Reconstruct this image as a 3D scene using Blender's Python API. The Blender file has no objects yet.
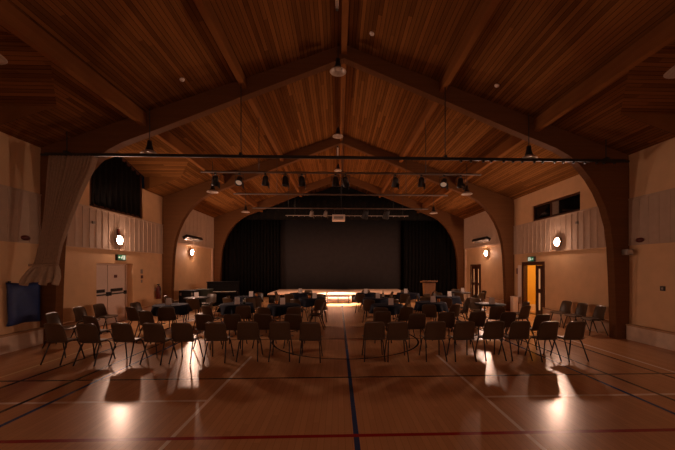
import bpy, bmesh, math, random
from mathutils import Vector, Matrix
rnd = random.Random(7)
SC = bpy.context.scene
COL = SC.collection
PI = math.pi

# ------------------------------------------------------------------ hall numbers (metres)
XC = 0.15            # axis of the hall
HW = 7.45            # half width
XL, XR = XC - HW, XC + HW
YB, YF = -3.6, 21.6   # wall behind the viewer, wall behind the stage
F, CX, HY, TH, CAMZ = 320.0, 349.0, 268.0, math.atan(0.0342), 1.85
ct, st = math.cos(TH), math.sin(TH)
FRAMES = (8.2, 13.65, 19.1)
def roof(a): return 7.52 - 0.365 * abs(a)

def at(px, zc):                      # a bearing and a distance -> floor point
    xc = (px - CX) / F * zc
    return xc * ct + zc * st, -xc * st + zc * ct

# ------------------------------------------------------------------ materials
def newmat(name):
    m = bpy.data.materials.new(name); m.use_nodes = True
    nt = m.node_tree
    return m, nt, nt.nodes['Principled BSDF']

def mat(name, col, rough=0.6, metal=0.0, noise=0.12, scale=18.0, bump=0.0, spec=0.5, sheen=0.0):
    m, nt, b = newmat(name)
    tc = nt.nodes.new('ShaderNodeTexCoord')
    n = nt.nodes.new('ShaderNodeTexNoise'); n.inputs['Scale'].default_value = scale; n.inputs['Detail'].default_value = 4
    nt.links.new(tc.outputs['Object'], n.inputs['Vector'])
    r = nt.nodes.new('ShaderNodeValToRGB')
    r.color_ramp.elements[0].position = 0.3; r.color_ramp.elements[1].position = 0.7
    r.color_ramp.elements[0].color = tuple(c * (1 - noise) for c in col) + (1,)
    r.color_ramp.elements[1].color = tuple(min(1, c * (1 + noise)) for c in col) + (1,)
    nt.links.new(n.outputs['Fac'], r.inputs['Fac'])
    nt.links.new(r.outputs['Color'], b.inputs['Base Color'])
    b.inputs['Roughness'].default_value = rough
    b.inputs['Metallic'].default_value = metal
    b.inputs['Specular IOR Level'].default_value = spec
    if sheen: b.inputs['Sheen Weight'].default_value = sheen
    if bump:
        bp = nt.nodes.new('ShaderNodeBump'); bp.inputs['Strength'].default_value = bump; bp.inputs['Distance'].default_value = 0.01
        nt.links.new(n.outputs['Fac'], bp.inputs['Height']); nt.links.new(bp.outputs['Normal'], b.inputs['Normal'])
    return m

def glow(name, col, strength):
    m, nt, b = newmat(name)
    b.inputs['Base Color'].default_value = (*col, 1)
    b.inputs['Emission Color'].default_value = (*col, 1)
    b.inputs['Emission Strength'].default_value = strength
    return m

class NT:                                   # tiny node-maths helper
    def __init__(s, nt): s.nt = nt
    def val(s, v, sock):
        if isinstance(v, (int, float)): sock.default_value = v
        else: s.nt.links.new(v, sock)
    def m(s, op, a, b=0.0, c=0.0):
        n = s.nt.nodes.new('ShaderNodeMath'); n.operation = op
        s.val(a, n.inputs[0]); s.val(b, n.inputs[1]); s.val(c, n.inputs[2])
        return n.outputs[0]
    def mix(s, f, a, b):
        n = s.nt.nodes.new('ShaderNodeMix'); n.data_type = 'RGBA'
        s.val(f, n.inputs['Factor'])
        for v, i in ((a, 6), (b, 7)):
            if isinstance(v, tuple): n.inputs[i].default_value = (*v, 1)
            else: s.nt.links.new(v, n.inputs[i])
        return n.outputs[2]
    def white(s, x, y=0.0):
        cb = s.nt.nodes.new('ShaderNodeCombineXYZ'); s.val(x, cb.inputs[0]); s.val(y, cb.inputs[1])
        w = s.nt.nodes.new('ShaderNodeTexWhiteNoise'); w.noise_dimensions = '2D'
        s.nt.links.new(cb.outputs[0], w.inputs['Vector'])
        return w.outputs['Value']

def planks(name, across, along, width, length, dark, light, groove, rough, spec=0.4, coat=0.0, lines=None, gw=0.06, tv=.7):
    """boards running along one axis: their tone changes board by board, dark joints between"""
    m, nt, b = newmat(name); h = NT(nt)
    tc = nt.nodes.new('ShaderNodeTexCoord'); sp = nt.nodes.new('ShaderNodeSeparateXYZ')
    nt.links.new(tc.outputs['Object'], sp.inputs[0])
    ax, al = sp.outputs[across], sp.outputs[along]
    q = h.m('DIVIDE', ax, width); i = h.m('FLOOR', q); f = h.m('FRACT', q)
    r1 = h.white(i, 3.7)
    l = h.m('ADD', h.m('DIVIDE', al, length), h.m('MULTIPLY', r1, 7.0)); j = h.m('FLOOR', l)
    tone = h.white(i, j)
    nz = nt.nodes.new('ShaderNodeTexNoise'); nz.inputs['Scale'].default_value = 1.0; nz.inputs['Detail'].default_value = 5
    mp = nt.nodes.new('ShaderNodeMapping')
    sc = [1.5, 1.5, 1.5]; sc['XYZ'.index(across)] = 40
    mp.inputs['Scale'].default_value = sc
    nt.links.new(tc.outputs['Object'], mp.inputs[0]); nt.links.new(mp.outputs[0], nz.inputs['Vector'])
    t = h.m('ADD', h.m('MULTIPLY', tone, tv), h.m('MULTIPLY', nz.outputs['Fac'], 1.1 - tv))
    c = h.mix(t, dark, light)
    g = h.m('LESS_THAN', f, gw)
    c = h.mix(g, c, groove)
    if lines:
        for (kind, p, col) in lines:
            if kind == 'x':                   # along the hall: x0, width, y from, y to
                x0, w, y0, y1 = p
                a = h.m('LESS_THAN', h.m('ABSOLUTE', h.m('SUBTRACT', sp.outputs['X'], x0)), w / 2)
                k = h.m('MULTIPLY', h.m('GREATER_THAN', sp.outputs['Y'], y0), h.m('LESS_THAN', sp.outputs['Y'], y1))
            elif kind == 'y':
                y0, w, x0, x1 = p
                a = h.m('LESS_THAN', h.m('ABSOLUTE', h.m('SUBTRACT', sp.outputs['Y'], y0)), w / 2)
                k = h.m('MULTIPLY', h.m('GREATER_THAN', sp.outputs['X'], x0), h.m('LESS_THAN', sp.outputs['X'], x1))
            else:
                x0, y0, R, w = p
                dx = h.m('SUBTRACT', sp.outputs['X'], x0); dy = h.m('SUBTRACT', sp.outputs['Y'], y0)
                d = h.m('SQRT', h.m('ADD', h.m('MULTIPLY', dx, dx), h.m('MULTIPLY', dy, dy)))
                a = h.m('LESS_THAN', h.m('ABSOLUTE', h.m('SUBTRACT', d, R)), w / 2); k = 1.0
            c = h.mix(h.m('MULTIPLY', a, k), c, col)
    nt.links.new(c, b.inputs['Base Color'])
    b.inputs['Roughness'].default_value = rough
    b.inputs['Specular IOR Level'].default_value = spec
    if coat:
        b.inputs['Coat Weight'].default_value = coat; b.inputs['Coat Roughness'].default_value = 0.12
    return m

WHT, BLU, BLK, RED, YEL = (.90, .78, .66), (.02, .06, .20), (.012, .010, .010), (.34, .010, .012), (.75, .55, .26)
LINES = [('x', (0.20, .06, -3, 16.2), BLU), ('x', (-1.81, .05, -3, 6.75), WHT), ('x', (2.10, .05, -3, 6.75), WHT),
         ('y', (4.53, .06, -6.6, -1.81), WHT), ('y', (4.53, .06, 2.10, 6.9), WHT), ('y', (3.53, .065, -6.9, 7.2), RED),
         ('y', (5.42, .05, -6.3, 6.7), BLK),
         ('x', (-5.70, .06, -3, 16), YEL), ('x', (-5.2, .065, -3, 16), BLK), ('x', (-4.33, .065, -3, 16), BLK), ('x', (-3.95, .065, -3, 16), BLU),
         ('x', (4.27, .065, -3, 16), BLU), ('x', (4.7, .06, -3, 16), BLK), ('x', (5.65, .06, -3, 16), BLK), ('x', (5.97, .055, -3, 16), WHT),
         ('c', (0.2, 8.35, 1.85, .05), BLK), ('y', (8.35, .05, -6.3, 6.7), BLK)]
M = {}
M['floor'] = planks('varnished_floorboards', 'X', 'Y', .075, 1.3, (.54, .285, .132), (.66, .36, .172), (.40, .205, .09), .26, .38, 0.0, LINES, .05)
M['roof'] = planks('roof_boards', 'X', 'Y', .085, 5.2, (.055, .022, .0065), (.29, .122, .037), (.018, .007, .002), .8, .0, gw=.08, tv=.5)
M['dormer'] = planks('dormer_boards', 'Y', 'X', .09, 3.0, (.055, .022, .0065), (.29, .122, .037), (.018, .007, .002), .8, .0, gw=.08, tv=.5)
M['glulam'] = planks('laminated_timber', 'Z', 'X', .045, 2.5, (.128, .054, .019), (.152, .064, .023), (.112, .047, .016), .6, .1, gw=.05)
M['purlin'] = planks('purlin_timber', 'Z', 'Y', .045, 2.5, (.20, .082, .027), (.24, .098, .033), (.17, .068, .022), .7, .0, gw=.05)
M['wall'] = mat('cream_plaster', (.74, .49, .27), .7, noise=.05, scale=3, bump=.02)
M['band'] = mat('beige_boarding', (.53, .40, .30), .8, noise=.05, scale=6, spec=.2)
M['base'] = mat('painted_plinth', (.72, .56, .42), .5, noise=.12, scale=5)
M['ledge'] = mat('plinth_capping', (.48, .29, .15), .5)
M['black_wall'] = mat('black_paint', (.006, .006, .006), .9)
M['black_cloth'] = mat('black_drape', (.010, .009, .008), .95, noise=.2, scale=30, spec=.1)
M['screen_cloth'] = mat('charcoal_backcloth', (.042, .037, .037), .9, noise=.08, scale=4, spec=.1)
M['cream_cloth'] = mat('cream_curtain_cloth', (.31, .21, .14), .9, noise=.10, scale=22, spec=.1, sheen=.2)
M['lining'] = mat('curtain_lining', (.40, .30, .21), .9, noise=.10, scale=22, spec=.1)
M['navy'] = mat('navy_tablecloth', (.010, .013, .026), .75, noise=.2, scale=30, spec=.15)
M['mat_blue'] = mat('blue_vinyl', (.011, .034, .15), .5, noise=.15, scale=9)
M['shell'] = mat('brown_polypropylene', (.075, .044, .023), .32, noise=.08, scale=40)
M['steel'] = mat('dark_steel', (.025, .02, .018), .4, metal=.4)
M['black'] = mat('black_enamel', (.012, .011, .011), .45)
M['gloss'] = mat('piano_black', (.006, .005, .005), .5, spec=.15)
M['ivory'] = mat('ivory_keys', (.7, .65, .55), .3)
M['alu'] = mat('brushed_pipe', (.13, .09, .065), .6, spec=.2)
M['white'] = mat('white_paint', (.74, .60, .50), .45, noise=.04)
M['door_white'] = mat('pinkish_white_paint', (.86, .74, .66), .45, noise=.04)
M['card'] = mat('white_card', (.90, .82, .77), .6, noise=.02)
M['print'] = mat('printed_grey', (.25, .2, .18), .6)
M['dark_wood'] = mat('dark_door_wood', (.075, .026, .010), .4, noise=.2, scale=12)
M['stage'] = planks('stage_deck', 'X', 'Y', .3, 2.4, (.58, .40, .30), (.66, .46, .35), (.25, .15, .1), .35, .4, gw=.01)
M['oak'] = mat('lectern_oak', (.17, .075, .026), .5, noise=.18, scale=10)
M['pipe_white'] = mat('white_trunking', (.74, .52, .36), .45)
M['grey'] = mat('grey_metal', (.30, .25, .21), .4, metal=.3)
M['dish'] = mat('pale_diffuser', (.42, .34, .28), .3)
M['night'] = mat('night_glass', (.006, .006, .007), .06)
M['red'] = mat('red_enamel', (.10, .010, .008), .35)
M['dull_red'] = mat('dark_red_enamel', (.09, .012, .008), .35)
M['amber'] = mat('amber_glass', (.50, .16, .03), .2)
M['green_glass'] = mat('dark_bottle_glass', (.02, .035, .02), .12)
M['label'] = mat('paper_label', (.6, .5, .4), .6)
M['corridor'] = mat('ochre_paint', (.74, .42, .05), .7, noise=.05, scale=3)
M['cable'] = mat('black_cable', (.01, .01, .01), .6)
M['case'] = mat('case_laminate', (.010, .010, .010), .6, spec=.15)
M['cabinet_green'] = mat('grey_green_laminate', (.05, .055, .04), .6, spec=.2)
M['globe'] = glow('lit_opal_glass', (1.0, .60, .43), 225)
M['globe_front'] = glow('dimmed_opal_glass', (1.0, .54, .36), 20)
M['exit_green'] = glow('lit_green_panel', (.03, .20, .09), .10)
M['exit_white'] = glow('lit_white_pictogram', (.75, .9, .75), .15)
M['slot'] = glow('lit_vision_panel', (1.0, .52, .22), .12)
M['strip'] = glow('corridor_lamp', (1.0, .68, .28), 42)
M['fill_glow'] = glow('fill_panel_glow', (1.0, .60, .44), .5)  # glow of the added fill panel, no known source there
M['lens_lit_glint'] = glow('lit_and_glint_lens', (1.0, .72, .5), .05)  # lit lanterns on the farthest bar, painted glints on the nearest
M['lens'] = mat('glass_lens', (.10, .09, .09), .08)

# ------------------------------------------------------------------ mesh helpers
def quad(bm, pts, mi=0):
    f = bm.faces.new([bm.verts.new(p) for p in pts]); f.material_index = mi; return f

def box(bm, x0, x1, y0, y1, z0, z1, bevel=0.0, mi=0, mtx=None):
    v = [bm.verts.new((x, y, z)) for x in (x0, x1) for y in (y0, y1) for z in (z0, z1)]
    fs = [bm.faces.new([v[i] for i in q]) for q in ((0, 1, 3, 2), (4, 6, 7, 5), (0, 4, 5, 1), (2, 3, 7, 6), (0, 2, 6, 4), (1, 5, 7, 3))]
    for f in fs: f.material_index = mi
    if mtx is not None:
        for q in v: q.co = mtx @ q.co
    if bevel:
        es = list({e for f in fs for e in f.edges})
        bmesh.ops.bevel(bm, geom=es, offset=bevel, segments=2, affect='EDGES', profile=.5, clamp_overlap=True)
    return bm

def tube(bm, pts, r, seg=8, cap=True, mi=0):
    pts = [Vector(p) for p in pts]; rings = []
    rr = r if isinstance(r, (list, tuple)) else [r] * len(pts)
    for i, p in enumerate(pts):
        d = (pts[min(i + 1, len(pts) - 1)] - pts[max(i - 1, 0)]).normalized()
        up = Vector((0, 0, 1)) if abs(d.z) < .9 else Vector((1, 0, 0))
        a = d.cross(up).normalized(); b = d.cross(a).normalized()
        rings.append([bm.verts.new(p + rr[i] * (math.cos(2 * PI * k / seg) * a + math.sin(2 * PI * k / seg) * b)) for k in range(seg)])
    for i in range(len(rings) - 1):
        for k in range(seg):
            f = bm.faces.new((rings[i][k], rings[i][(k + 1) % seg], rings[i + 1][(k + 1) % seg], rings[i + 1][k])); f.smooth = True; f.material_index = mi
    if cap:
        for R in (rings[0], rings[-1]):
            f = bm.faces.new(R); f.material_index = mi
    return bm

def lathe(bm, prof, seg=20, c=(0, 0, 0), mtx=None, mi=0, smooth=True):
    rings = []
    for (r, z) in prof:
        if r < 1e-6: rings.append([bm.verts.new((0, 0, z))])
        else: rings.append([bm.verts.new((r * math.cos(2 * PI * k / seg), r * math.sin(2 * PI * k / seg), z)) for k in range(seg)])
    for i in range(len(rings) - 1):
        A, B = rings[i], rings[i + 1]
        if len(A) == 1 and len(B) == 1: continue
        for k in range(seg):
            if len(A) == 1: f = bm.faces.new((A[0], B[k], B[(k + 1) % seg]))
            elif len(B) == 1: f = bm.faces.new((A[k], A[(k + 1) % seg], B[0]))
            else: f = bm.faces.new((A[k], A[(k + 1) % seg], B[(k + 1) % seg], B[k]))
            f.smooth = smooth; f.material_index = mi
    for R in rings:
        for v in R:
            if mtx is not None: v.co = mtx @ v.co
            v.co += Vector(c)
    return bm

def sheet(bm, fn, nu, nv, thick=0.0, smooth=True):
    """surface fn(u,v), u,v in 0..1; with thickness it gets a back and edges"""
    P = [[Vector(fn(i / nu, j / nv)) for j in range(nv + 1)] for i in range(nu + 1)]
    V = [[bm.verts.new(p) for p in r] for r in P]
    def face(q):
        f = bm.faces.new(q); f.smooth = smooth
    for i in range(nu):
        for j in range(nv): face((V[i][j], V[i + 1][j], V[i + 1][j + 1], V[i][j + 1]))
    if thick:
        W = []
        for i in range(nu + 1):
            row = []
            for j in range(nv + 1):
                du = P[min(i + 1, nu)][j] - P[max(i - 1, 0)][j]; dv = P[i][min(j + 1, nv)] - P[i][max(j - 1, 0)]
                n = du.cross(dv)
                n = n.normalized() if n.length > 1e-9 else Vector((0, 0, 1))
                row.append(bm.verts.new(P[i][j] - n * thick))
            W.append(row)
        for i in range(nu):
            for j in range(nv): face((W[i][j], W[i][j + 1], W[i + 1][j + 1], W[i + 1][j]))
        for i in range(nu):
            face((V[i][0], W[i][0], W[i + 1][0], V[i + 1][0])); face((V[i][nv], V[i + 1][nv], W[i + 1][nv], W[i][nv]))
        for j in range(nv):
            face((V[0][j], V[0][j + 1], W[0][j + 1], W[0][j])); face((V[nu][j], W[nu][j], W[nu][j + 1], V[nu][j + 1]))
    return bm

def obj(name, bm, m, parent=None, label=None, loc=None):
    bmesh.ops.recalc_face_normals(bm, faces=bm.faces[:])
    me = bpy.data.meshes.new(name); bm.to_mesh(me); bm.free()
    for q in (m if isinstance(m, (list, tuple)) else [m]): me.materials.append(M[q])
    o = bpy.data.objects.new(name, me); COL.objects.link(o)
    if parent is not None: o.parent = parent
    if label: o['label'] = label
    if loc is not None: o.location = loc
    return o

def tag(o, label, cat, group=None):
    o['label'] = label; o['category'] = cat
    if group: o['group'] = group
    return o

def thing(name, label, cat, loc=(0, 0, 0), rz=0.0, group=None):
    o = bpy.data.objects.new(name, None); COL.objects.link(o)
    o.empty_display_size = .1; o.location = loc; o.rotation_euler = (0, 0, rz)
    return tag(o, label, cat, group)

def struct(name, bm, m, parent=None):
    o = obj(name, bm, m, parent)
    if parent is None: o['kind'] = 'structure'
    return o

def copy_tree(o, parent=None):
    c = o.copy(); COL.objects.link(c)
    if parent is not None: c.parent = parent
    for ch in list(o.children): copy_tree(ch, c)
    return c

def ordl(n): return ['first', 'second', 'third', 'fourth', 'fifth', 'sixth', 'seventh', 'eighth', 'ninth', 'tenth', 'eleventh', 'twelfth',
                     'thirteenth', 'fourteenth', 'fifteenth', 'sixteenth', 'seventeenth', 'eighteenth'][n]
B = bmesh.new

# ------------------------------------------------------------------ the setting
bm = B(); box(bm, XL - .4, XR + .4, YB, YF, -.2, 0); struct('floor', bm, 'floor')

# walls with openings: y0, y1, z0, z1
def wall(name, xin, out, opens, top=4.82, th=.3):
    ys = sorted({YB, YF, *[v for o in opens for v in o[:2]]}); zs = sorted({0.0, top, *[v for o in opens for v in o[2:4]]})
    filled = lambda y, z: not any(o[0] < y < o[1] and o[2] < z < o[3] for o in opens) and YB < y < YF and 0 < z < top
    bm = B(); x0, x1 = xin, xin + out * th
    ny, nz = len(ys) - 1, len(zs) - 1
    mid = lambda i, L: (L[i] + L[i + 1]) / 2 if 0 <= i < len(L) - 1 else (L[0] - 1 if i < 0 else L[-1] + 1)
    for i in range(ny):
        for j in range(nz):
            if not filled(mid(i, ys), mid(j, zs)): continue
            a, b, c, d = ys[i], ys[i + 1], zs[j], zs[j + 1]
            for x in (x0, x1): quad(bm, [(x, a, c), (x, b, c), (x, b, d), (x, a, d)])
            if not filled(mid(i - 1, ys), mid(j, zs)): quad(bm, [(x0, a, c), (x1, a, c), (x1, a, d), (x0, a, d)])
            if not filled(mid(i + 1, ys), mid(j, zs)): quad(bm, [(x0, b, c), (x1, b, c), (x1, b, d), (x0, b, d)])
            if not filled(mid(i, ys), mid(j - 1, zs)): quad(bm, [(x0, a, c), (x1, a, c), (x1, b, c), (x0, b, c)])
            if not filled(mid(i, ys), mid(j + 1, zs)): quad(bm, [(x0, a, d), (x1, a, d), (x1, b, d), (x0, b, d)])
    bmesh.ops.remove_doubles(bm, verts=bm.verts[:], dist=1e-5)
    return struct(name, bm, 'wall')
DL = (9.93, 11.65); WL = (9.66, 12.22); WR = (9.8, 12.25)
DR = (11.60, 12.85); DS = (16.85, 18.0)
wall('wall_left', XL, -1, [(DL[0], DL[1], 0, 2.0), (WL[0], WL[1], 3.68, 4.82)])
wall('wall_right', XR, 1, [(WR[0], WR[1], 3.66, 4.27), (DR[0], DR[1], 0, 2.0), (DS[0], DS[1], 0, 1.97)], th=.14)
bm = B(); box(bm, XL - .3, XR + .3, YF, YF + .2, 0, 8); struct('wall_far', bm, 'black_wall')
bm = B(); box(bm, XL - .3, XR + .3, YB - .2, YB, 0, 8); struct('wall_behind', bm, 'wall')

# roof with gabled dormers (side, centre y)
DORM = [(-1, 5.6), (-1, 10.95), (1, 5.5)]
HD, AI, HV = 1.4, 6.12, 1.05
bm = B()
def rp(s, a, y): return (XC + s * a, y, roof(a))
for s in (-1, 1):
    cuts = [YB]
    for d in sorted(q[1] for q in DORM if q[0] == s):
        y0, y1, AV = d - HD, d + HD, AI - HV
        quad(bm, [rp(s, 0, cuts[-1]), rp(s, 0, y0), rp(s, HW + .02, y0), rp(s, HW + .02, cuts[-1])])
        quad(bm, [rp(s, 0, y0), rp(s, 0, d), rp(s, AV, d), rp(s, AI, y0)])
        quad(bm, [rp(s, 0, d), rp(s, 0, y1), rp(s, AI, y1), rp(s, AV, d)])
        ze, zr, xo = roof(AI), roof(AV), XC + s * (HW + .02)
        for e in (y0, y1):
            quad(bm, [rp(s, AI, e), rp(s, AV, d), (xo, d, zr), (xo, e, ze)], 1)
            quad(bm, [rp(s, AI, e), (xo, e, ze), (xo, e, roof(HW))], 1)
        cuts.append(y1)
    quad(bm, [rp(s, 0, cuts[-1]), rp(s, 0, YF), rp(s, HW + .02, YF), rp(s, HW + .02, cuts[-1])])
struct('ceiling', bm, ['roof', 'dormer'])
# gable walls above the eaves
n_trim = 0
def trim(bm, m):
    global n_trim
    n_trim += 1
    return struct('trim_%d' % n_trim, bm, m)
for s, d in DORM:
    if (s, d) == (-1, 10.95): continue
    bm = B(); x = XC + s * HW; ze, zr = roof(AI), roof(AI - HV)
    for q in (x, x + s * .3):
        quad(bm, [(q, d - HD, 4.8), (q, d + HD, 4.8), (q, d + HD, ze), (q, d, zr), (q, d - HD, ze)])
    trim(bm, 'wall')

# laminated timber frames
inner = [(7.10, 0), (7.08, .8), (7.05, 1.6), (7.01, 2.4), (6.94, 2.95), (6.80, 3.44), (6.62, 3.84), (6.40, 4.19), (6.14, 4.50), (5.84, 4.76), (5.50, 4.95), (5.1, 5.11), (4.73, 5.25), (3.6, 5.71), (2.4, 6.20), (1.2, 6.68), (0, 7.16)]
outer = [(7.44, 0), (7.44, .8), (7.44, 1.6), (7.44, 2.4), (7.44, 2.95), (7.44, 3.5), (7.44, 4.0), (7.44, 4.45)] + [(a, roof(a) - .012) for a in (7.42, 6.8, 6.25, 5.65, 5.1, 3.9, 2.6, 1.3, 0)]
FL = ['timber arch frame nearest the viewer, in front of the clerestory windows', 'middle timber arch frame, behind the seated rows', 'farthest timber arch frame, edging the black stage drapes']
for k, y in enumerate(FRAMES):
    bm = B()
    S = [(-a, b, -c, d) for (a, b), (c, d) in zip(inner, outer)] + [(a, b, c, d) for (a, b), (c, d) in reversed(list(zip(inner[:-1], outer[:-1])))]
    R = []
    for (a, b, c, d) in S:
        R.append([bm.verts.new((p[0], p[1], p[2])) for p in ((a, -.11, b), (a, .11, b), (c, .11, d), (c, -.11, d))])
    for i in range(len(R) - 1):
        for q in range(4):
            f = bm.faces.new((R[i][q], R[i][(q + 1) % 4], R[i + 1][(q + 1) % 4], R[i + 1][q])); f.smooth = False
    bm.faces.new(R[0]); bm.faces.new(R[-1])
    tag(obj('timber_frame', bm, 'glulam', loc=(XC, y, 0)), FL[k], 'roof frame', 'timber arch frames')

# purlins
PL = {-4.95: 'lower timber purlin on the left roof slope, running towards the stage', -2.5: 'upper timber purlin on the left roof slope, near the ridge',
      0: 'timber ridge beam along the very top of the roof', 2.5: 'upper timber purlin on the right roof slope, near the ridge', 4.95: 'lower timber purlin on the right roof slope, running towards the stage'}
for a, lab in PL.items():
    r = thing('roof_purlin', lab, 'beam', (XC + a, 0, roof(a)), group='roof purlins')
    ends = [YB + .02] + [v for y in FRAMES for v in (y - .115, y + .115)] + [YF - .4]
    dz = .34 if abs(a) > 3 else .26
    for i in range(0, len(ends), 2):
        bm = B(); box(bm, -.07, .07, ends[i], ends[i + 1], -dz - .02, -.035 if a else -.01, .012); obj('purlin_length', bm, 'purlin', r)

# boarded bands and trunking on the side walls
def band(s, y0, y1, z0, z1, step=.25):
    x = XC + s * HW; bm = B()
    xs = sorted((x - s * .001, x - s * .03)); box(bm, xs[0], xs[1], y0, y1, z0, z1)
    n = max(1, int((y1 - y0) / step)); xs = sorted((x - s * .03, x - s * .040))
    for k in range(n + 1):
        y = y0 + .02 + (y1 - y0 - .04) * k / n
        box(bm, xs[0], xs[1], y - .016, y + .016, z0, z1)
    xs = sorted((x - s * .001, x - s * .05)); box(bm, xs[0], xs[1], y0, y1, z1, z1 + .04)
    box(bm, xs[0], xs[1], y0, y1, z0 - .025, z0)
    trim(bm, 'band')
for s in (-1, 1):
    band(s, -3.5, 8.08, 2.46, 3.61); band(s, 8.32, 13.53, 2.46, 3.61)
    band(s, 13.77, 18.98, 3.03, 4.74, .42)

# plinths
def plinth(name, s, spans):
    bm = B(); x = XC + s * HW
    for (y0, y1) in spans:
        xs = sorted((x - s * .001, x - s * .11)); box(bm, xs[0], xs[1], y0, y1, 0, .36, mi=0)
        xs = sorted((x - s * .001, x - s * .13)); box(bm, xs[0], xs[1], y0, y1, .36, .40, mi=1)
    struct(name, bm, ['base', 'ledge'])
plinth('baseboard_left', -1, [(-3.5, 8.07), (8.33, DL[0] - .12), (DL[1] + .08, 13.52), (13.78, 18.97)])
plinth('baseboard_right', 1, [(-3.5, 8.07), (8.33, DR[0] - .12), (13.0, 13.52), (13.78, DS[0] - .1), (DS[1] + .1, 18.97)])

# ---- windows
w = thing('window_1', 'x', 'x'); del w['label'], w['category']; w['kind'] = 'structure'
bm = B(); x = XL
z0, ze, zr, d = 3.70, roof(AI) - .04, roof(AI - HV) - .04, 10.95
y0, y1 = WL[0] + .02, WL[1] - .02
for (a, b) in ((y0, y0 + .07), (y1 - .07, y1)): box(bm, x - .2, x - .02, a, b, z0, ze)
box(bm, x - .2, x - .02, y0, y1, z0, z0 + .06)
for (p, q) in ((y0 - .02, d), (y1 + .02, d)):
    a_, b_ = ze + .03, zr + .03; V = [(x + dx, yy, zz) for dx in (-.24, -.02) for (yy, zz) in ((p, a_), (q, b_), (q, b_ - .09), (p, a_ - .09))]
    vs_ = [bm.verts.new(v) for v in V]
    for f in ((0, 1, 2, 3), (4, 5, 6, 7), (0, 1, 5, 4), (1, 2, 6, 5), (2, 3, 7, 6), (3, 0, 4, 7)): bm.faces.new([vs_[k] for k in f])
obj('window_frame', bm, 'dark_wood', w)
bm = B(); quad(bm, [(x - .24, y0, z0), (x - .24, y1, z0), (x - .24, y1, ze), (x - .24, d, zr), (x - .24, y0, ze)]); obj('window_pane', bm, 'night', w)
bm = B(); sheet(bm, lambda u, v: (x - .03 + .03 * math.sin(u * 60), y0 + .07 + (y1 - y0 - .14) * u, z0 + .03 + (ze + (zr - ze) * max(0, 1 - abs((y0 + (y1 - y0) * u) - d) / HD) - z0 - .05) * v), 80, 1, .01)
cu = obj('blackout_curtain', bm, 'black_cloth'); tag(cu, 'black blackout curtain filling the gabled window on the left wall', 'curtain')
w = thing('window_2', 'x', 'x'); del w['label'], w['category']; w['kind'] = 'structure'
bm = B(); x = XR; a, b = WR
for (p, q, r, t) in ((a, a + .06, 3.67, 4.26), (b - .06, b, 3.67, 4.26), (a, b, 3.67, 3.73), (a, b, 4.20, 4.26), (11.2, 11.28, 3.73, 4.20)):
    box(bm, x + .04, x + .12, p + .005, q - .005, r, t)
obj('window_frame', bm, 'dark_wood', w)
bm = B(); box(bm, x + .075, x + .085, a + .06, b - .06, 3.73, 4.20); obj('window_pane', bm, 'night', w)
bm = B(); box(bm, x + .05, x + .07, 10.85, 11.18, 3.75, 4.19); obj('pale_strip', bm, 'grey', w)  # pale upright strip before the dark pane

# ---- exit doors, left wall
dr = thing('door_1', 'x', 'x'); del dr['label'], dr['category']; dr['kind'] = 'structure'
x = XL - .26
bm = B()
for (p, q, r, t) in ((DL[0], DL[0] + .05, 0, 2.0), (DL[1] - .05, DL[1], 0, 2.0), (DL[0], DL[1], 1.95, 2.0)):
    box(bm, XL - .30, XL - .2, p + .002, q - .002, r, t - .002)
obj('door_frame', bm, 'white', dr)
for (p, q) in ((DL[0] + .055, 10.74), (10.765, DL[1] - .055)):
    bm = B(); box(bm, x - .03, x + .012, p, q, .01, 1.945, .004); lf = obj('door_leaf', bm, 'door_white', dr)
    bm = B(); box(bm, x + .05, x + .085, p + .02, q - .02, .97, 1.01)
    box(bm, x + .012, x + .09, p + .01, p + .07, .94, 1.06, .006); box(bm, x + .012, x + .09, q - .07, q - .01, .94, 1.06, .006)
    obj('panic_bar', bm, 'black', lf, label='black panic bar')
    bm = B(); box(bm, x + .012, x + .02, p + .12, q - .12, 1.06, 1.16); obj('push_sign', bm, 'black', lf, label='dark notice plate')
bm = B(); box(bm, x + .013, x + .017, 11.05, 11.2, 1.52, 1.62); obj('door_sticker', bm, 'red', dr)

# ---- double doors, right wall, near leaf shut, far leaf open
dr = thing('door_2', 'x', 'x'); del dr['label'], dr['category']; dr['kind'] = 'structure'
bm = B()
for (p, q, r, t) in ((DR[0] - .09, DR[0], 0, 2.09), (DR[1], DR[1] + .09, 0, 2.09), (DR[0], DR[1], 2.0, 2.09)):
    box(bm, XR - .03, XR - .001, p, q, r, t)
for (p, q, r, t) in ((DR[0] + .002, DR[0] + .04, 0, 1.998), (DR[1] - .04, DR[1] - .002, 0, 1.998), (DR[0] + .04, DR[1] - .04, 1.96, 1.998)):
    box(bm, XR - .03, XR + .135, p, q, r, t)
obj('door_frame', bm, 'dark_wood', dr)
def leaf(parent, y0, y1, x, ztop, slots):
    bm = B(); ym = (y0 + y1) / 2; hw = .06
    box(bm, x, x + .045, y0, ym - hw, .01, ztop); box(bm, x, x + .045, ym + hw, y1, .01, ztop)
    zz = [.01] + [v for s_ in slots for v in s_] + [ztop]
    for i in range(0, len(zz), 2): box(bm, x, x + .045, ym - hw, ym + hw, zz[i], zz[i + 1])
    l = obj('door_leaf', bm, 'dark_wood', parent)
    for (a_, b_) in slots:
        bm = B(); box(bm, x + .018, x + .026, ym - hw, ym + hw, a_, b_); obj('vision_panel', bm, 'slot', l, label='tall narrow lit glass panel')
    bm = B(); tube(bm, [(x - .05, y1 - .1, .9), (x - .05, y1 - .1, 1.2)], .012); obj('door_handle', bm, 'alu', l)
    return l
leaf(dr, DR[0] + .045, DR[0] + .50, XR + .02, 1.95, [(.25, .9), (1.06, 1.82)])
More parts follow.
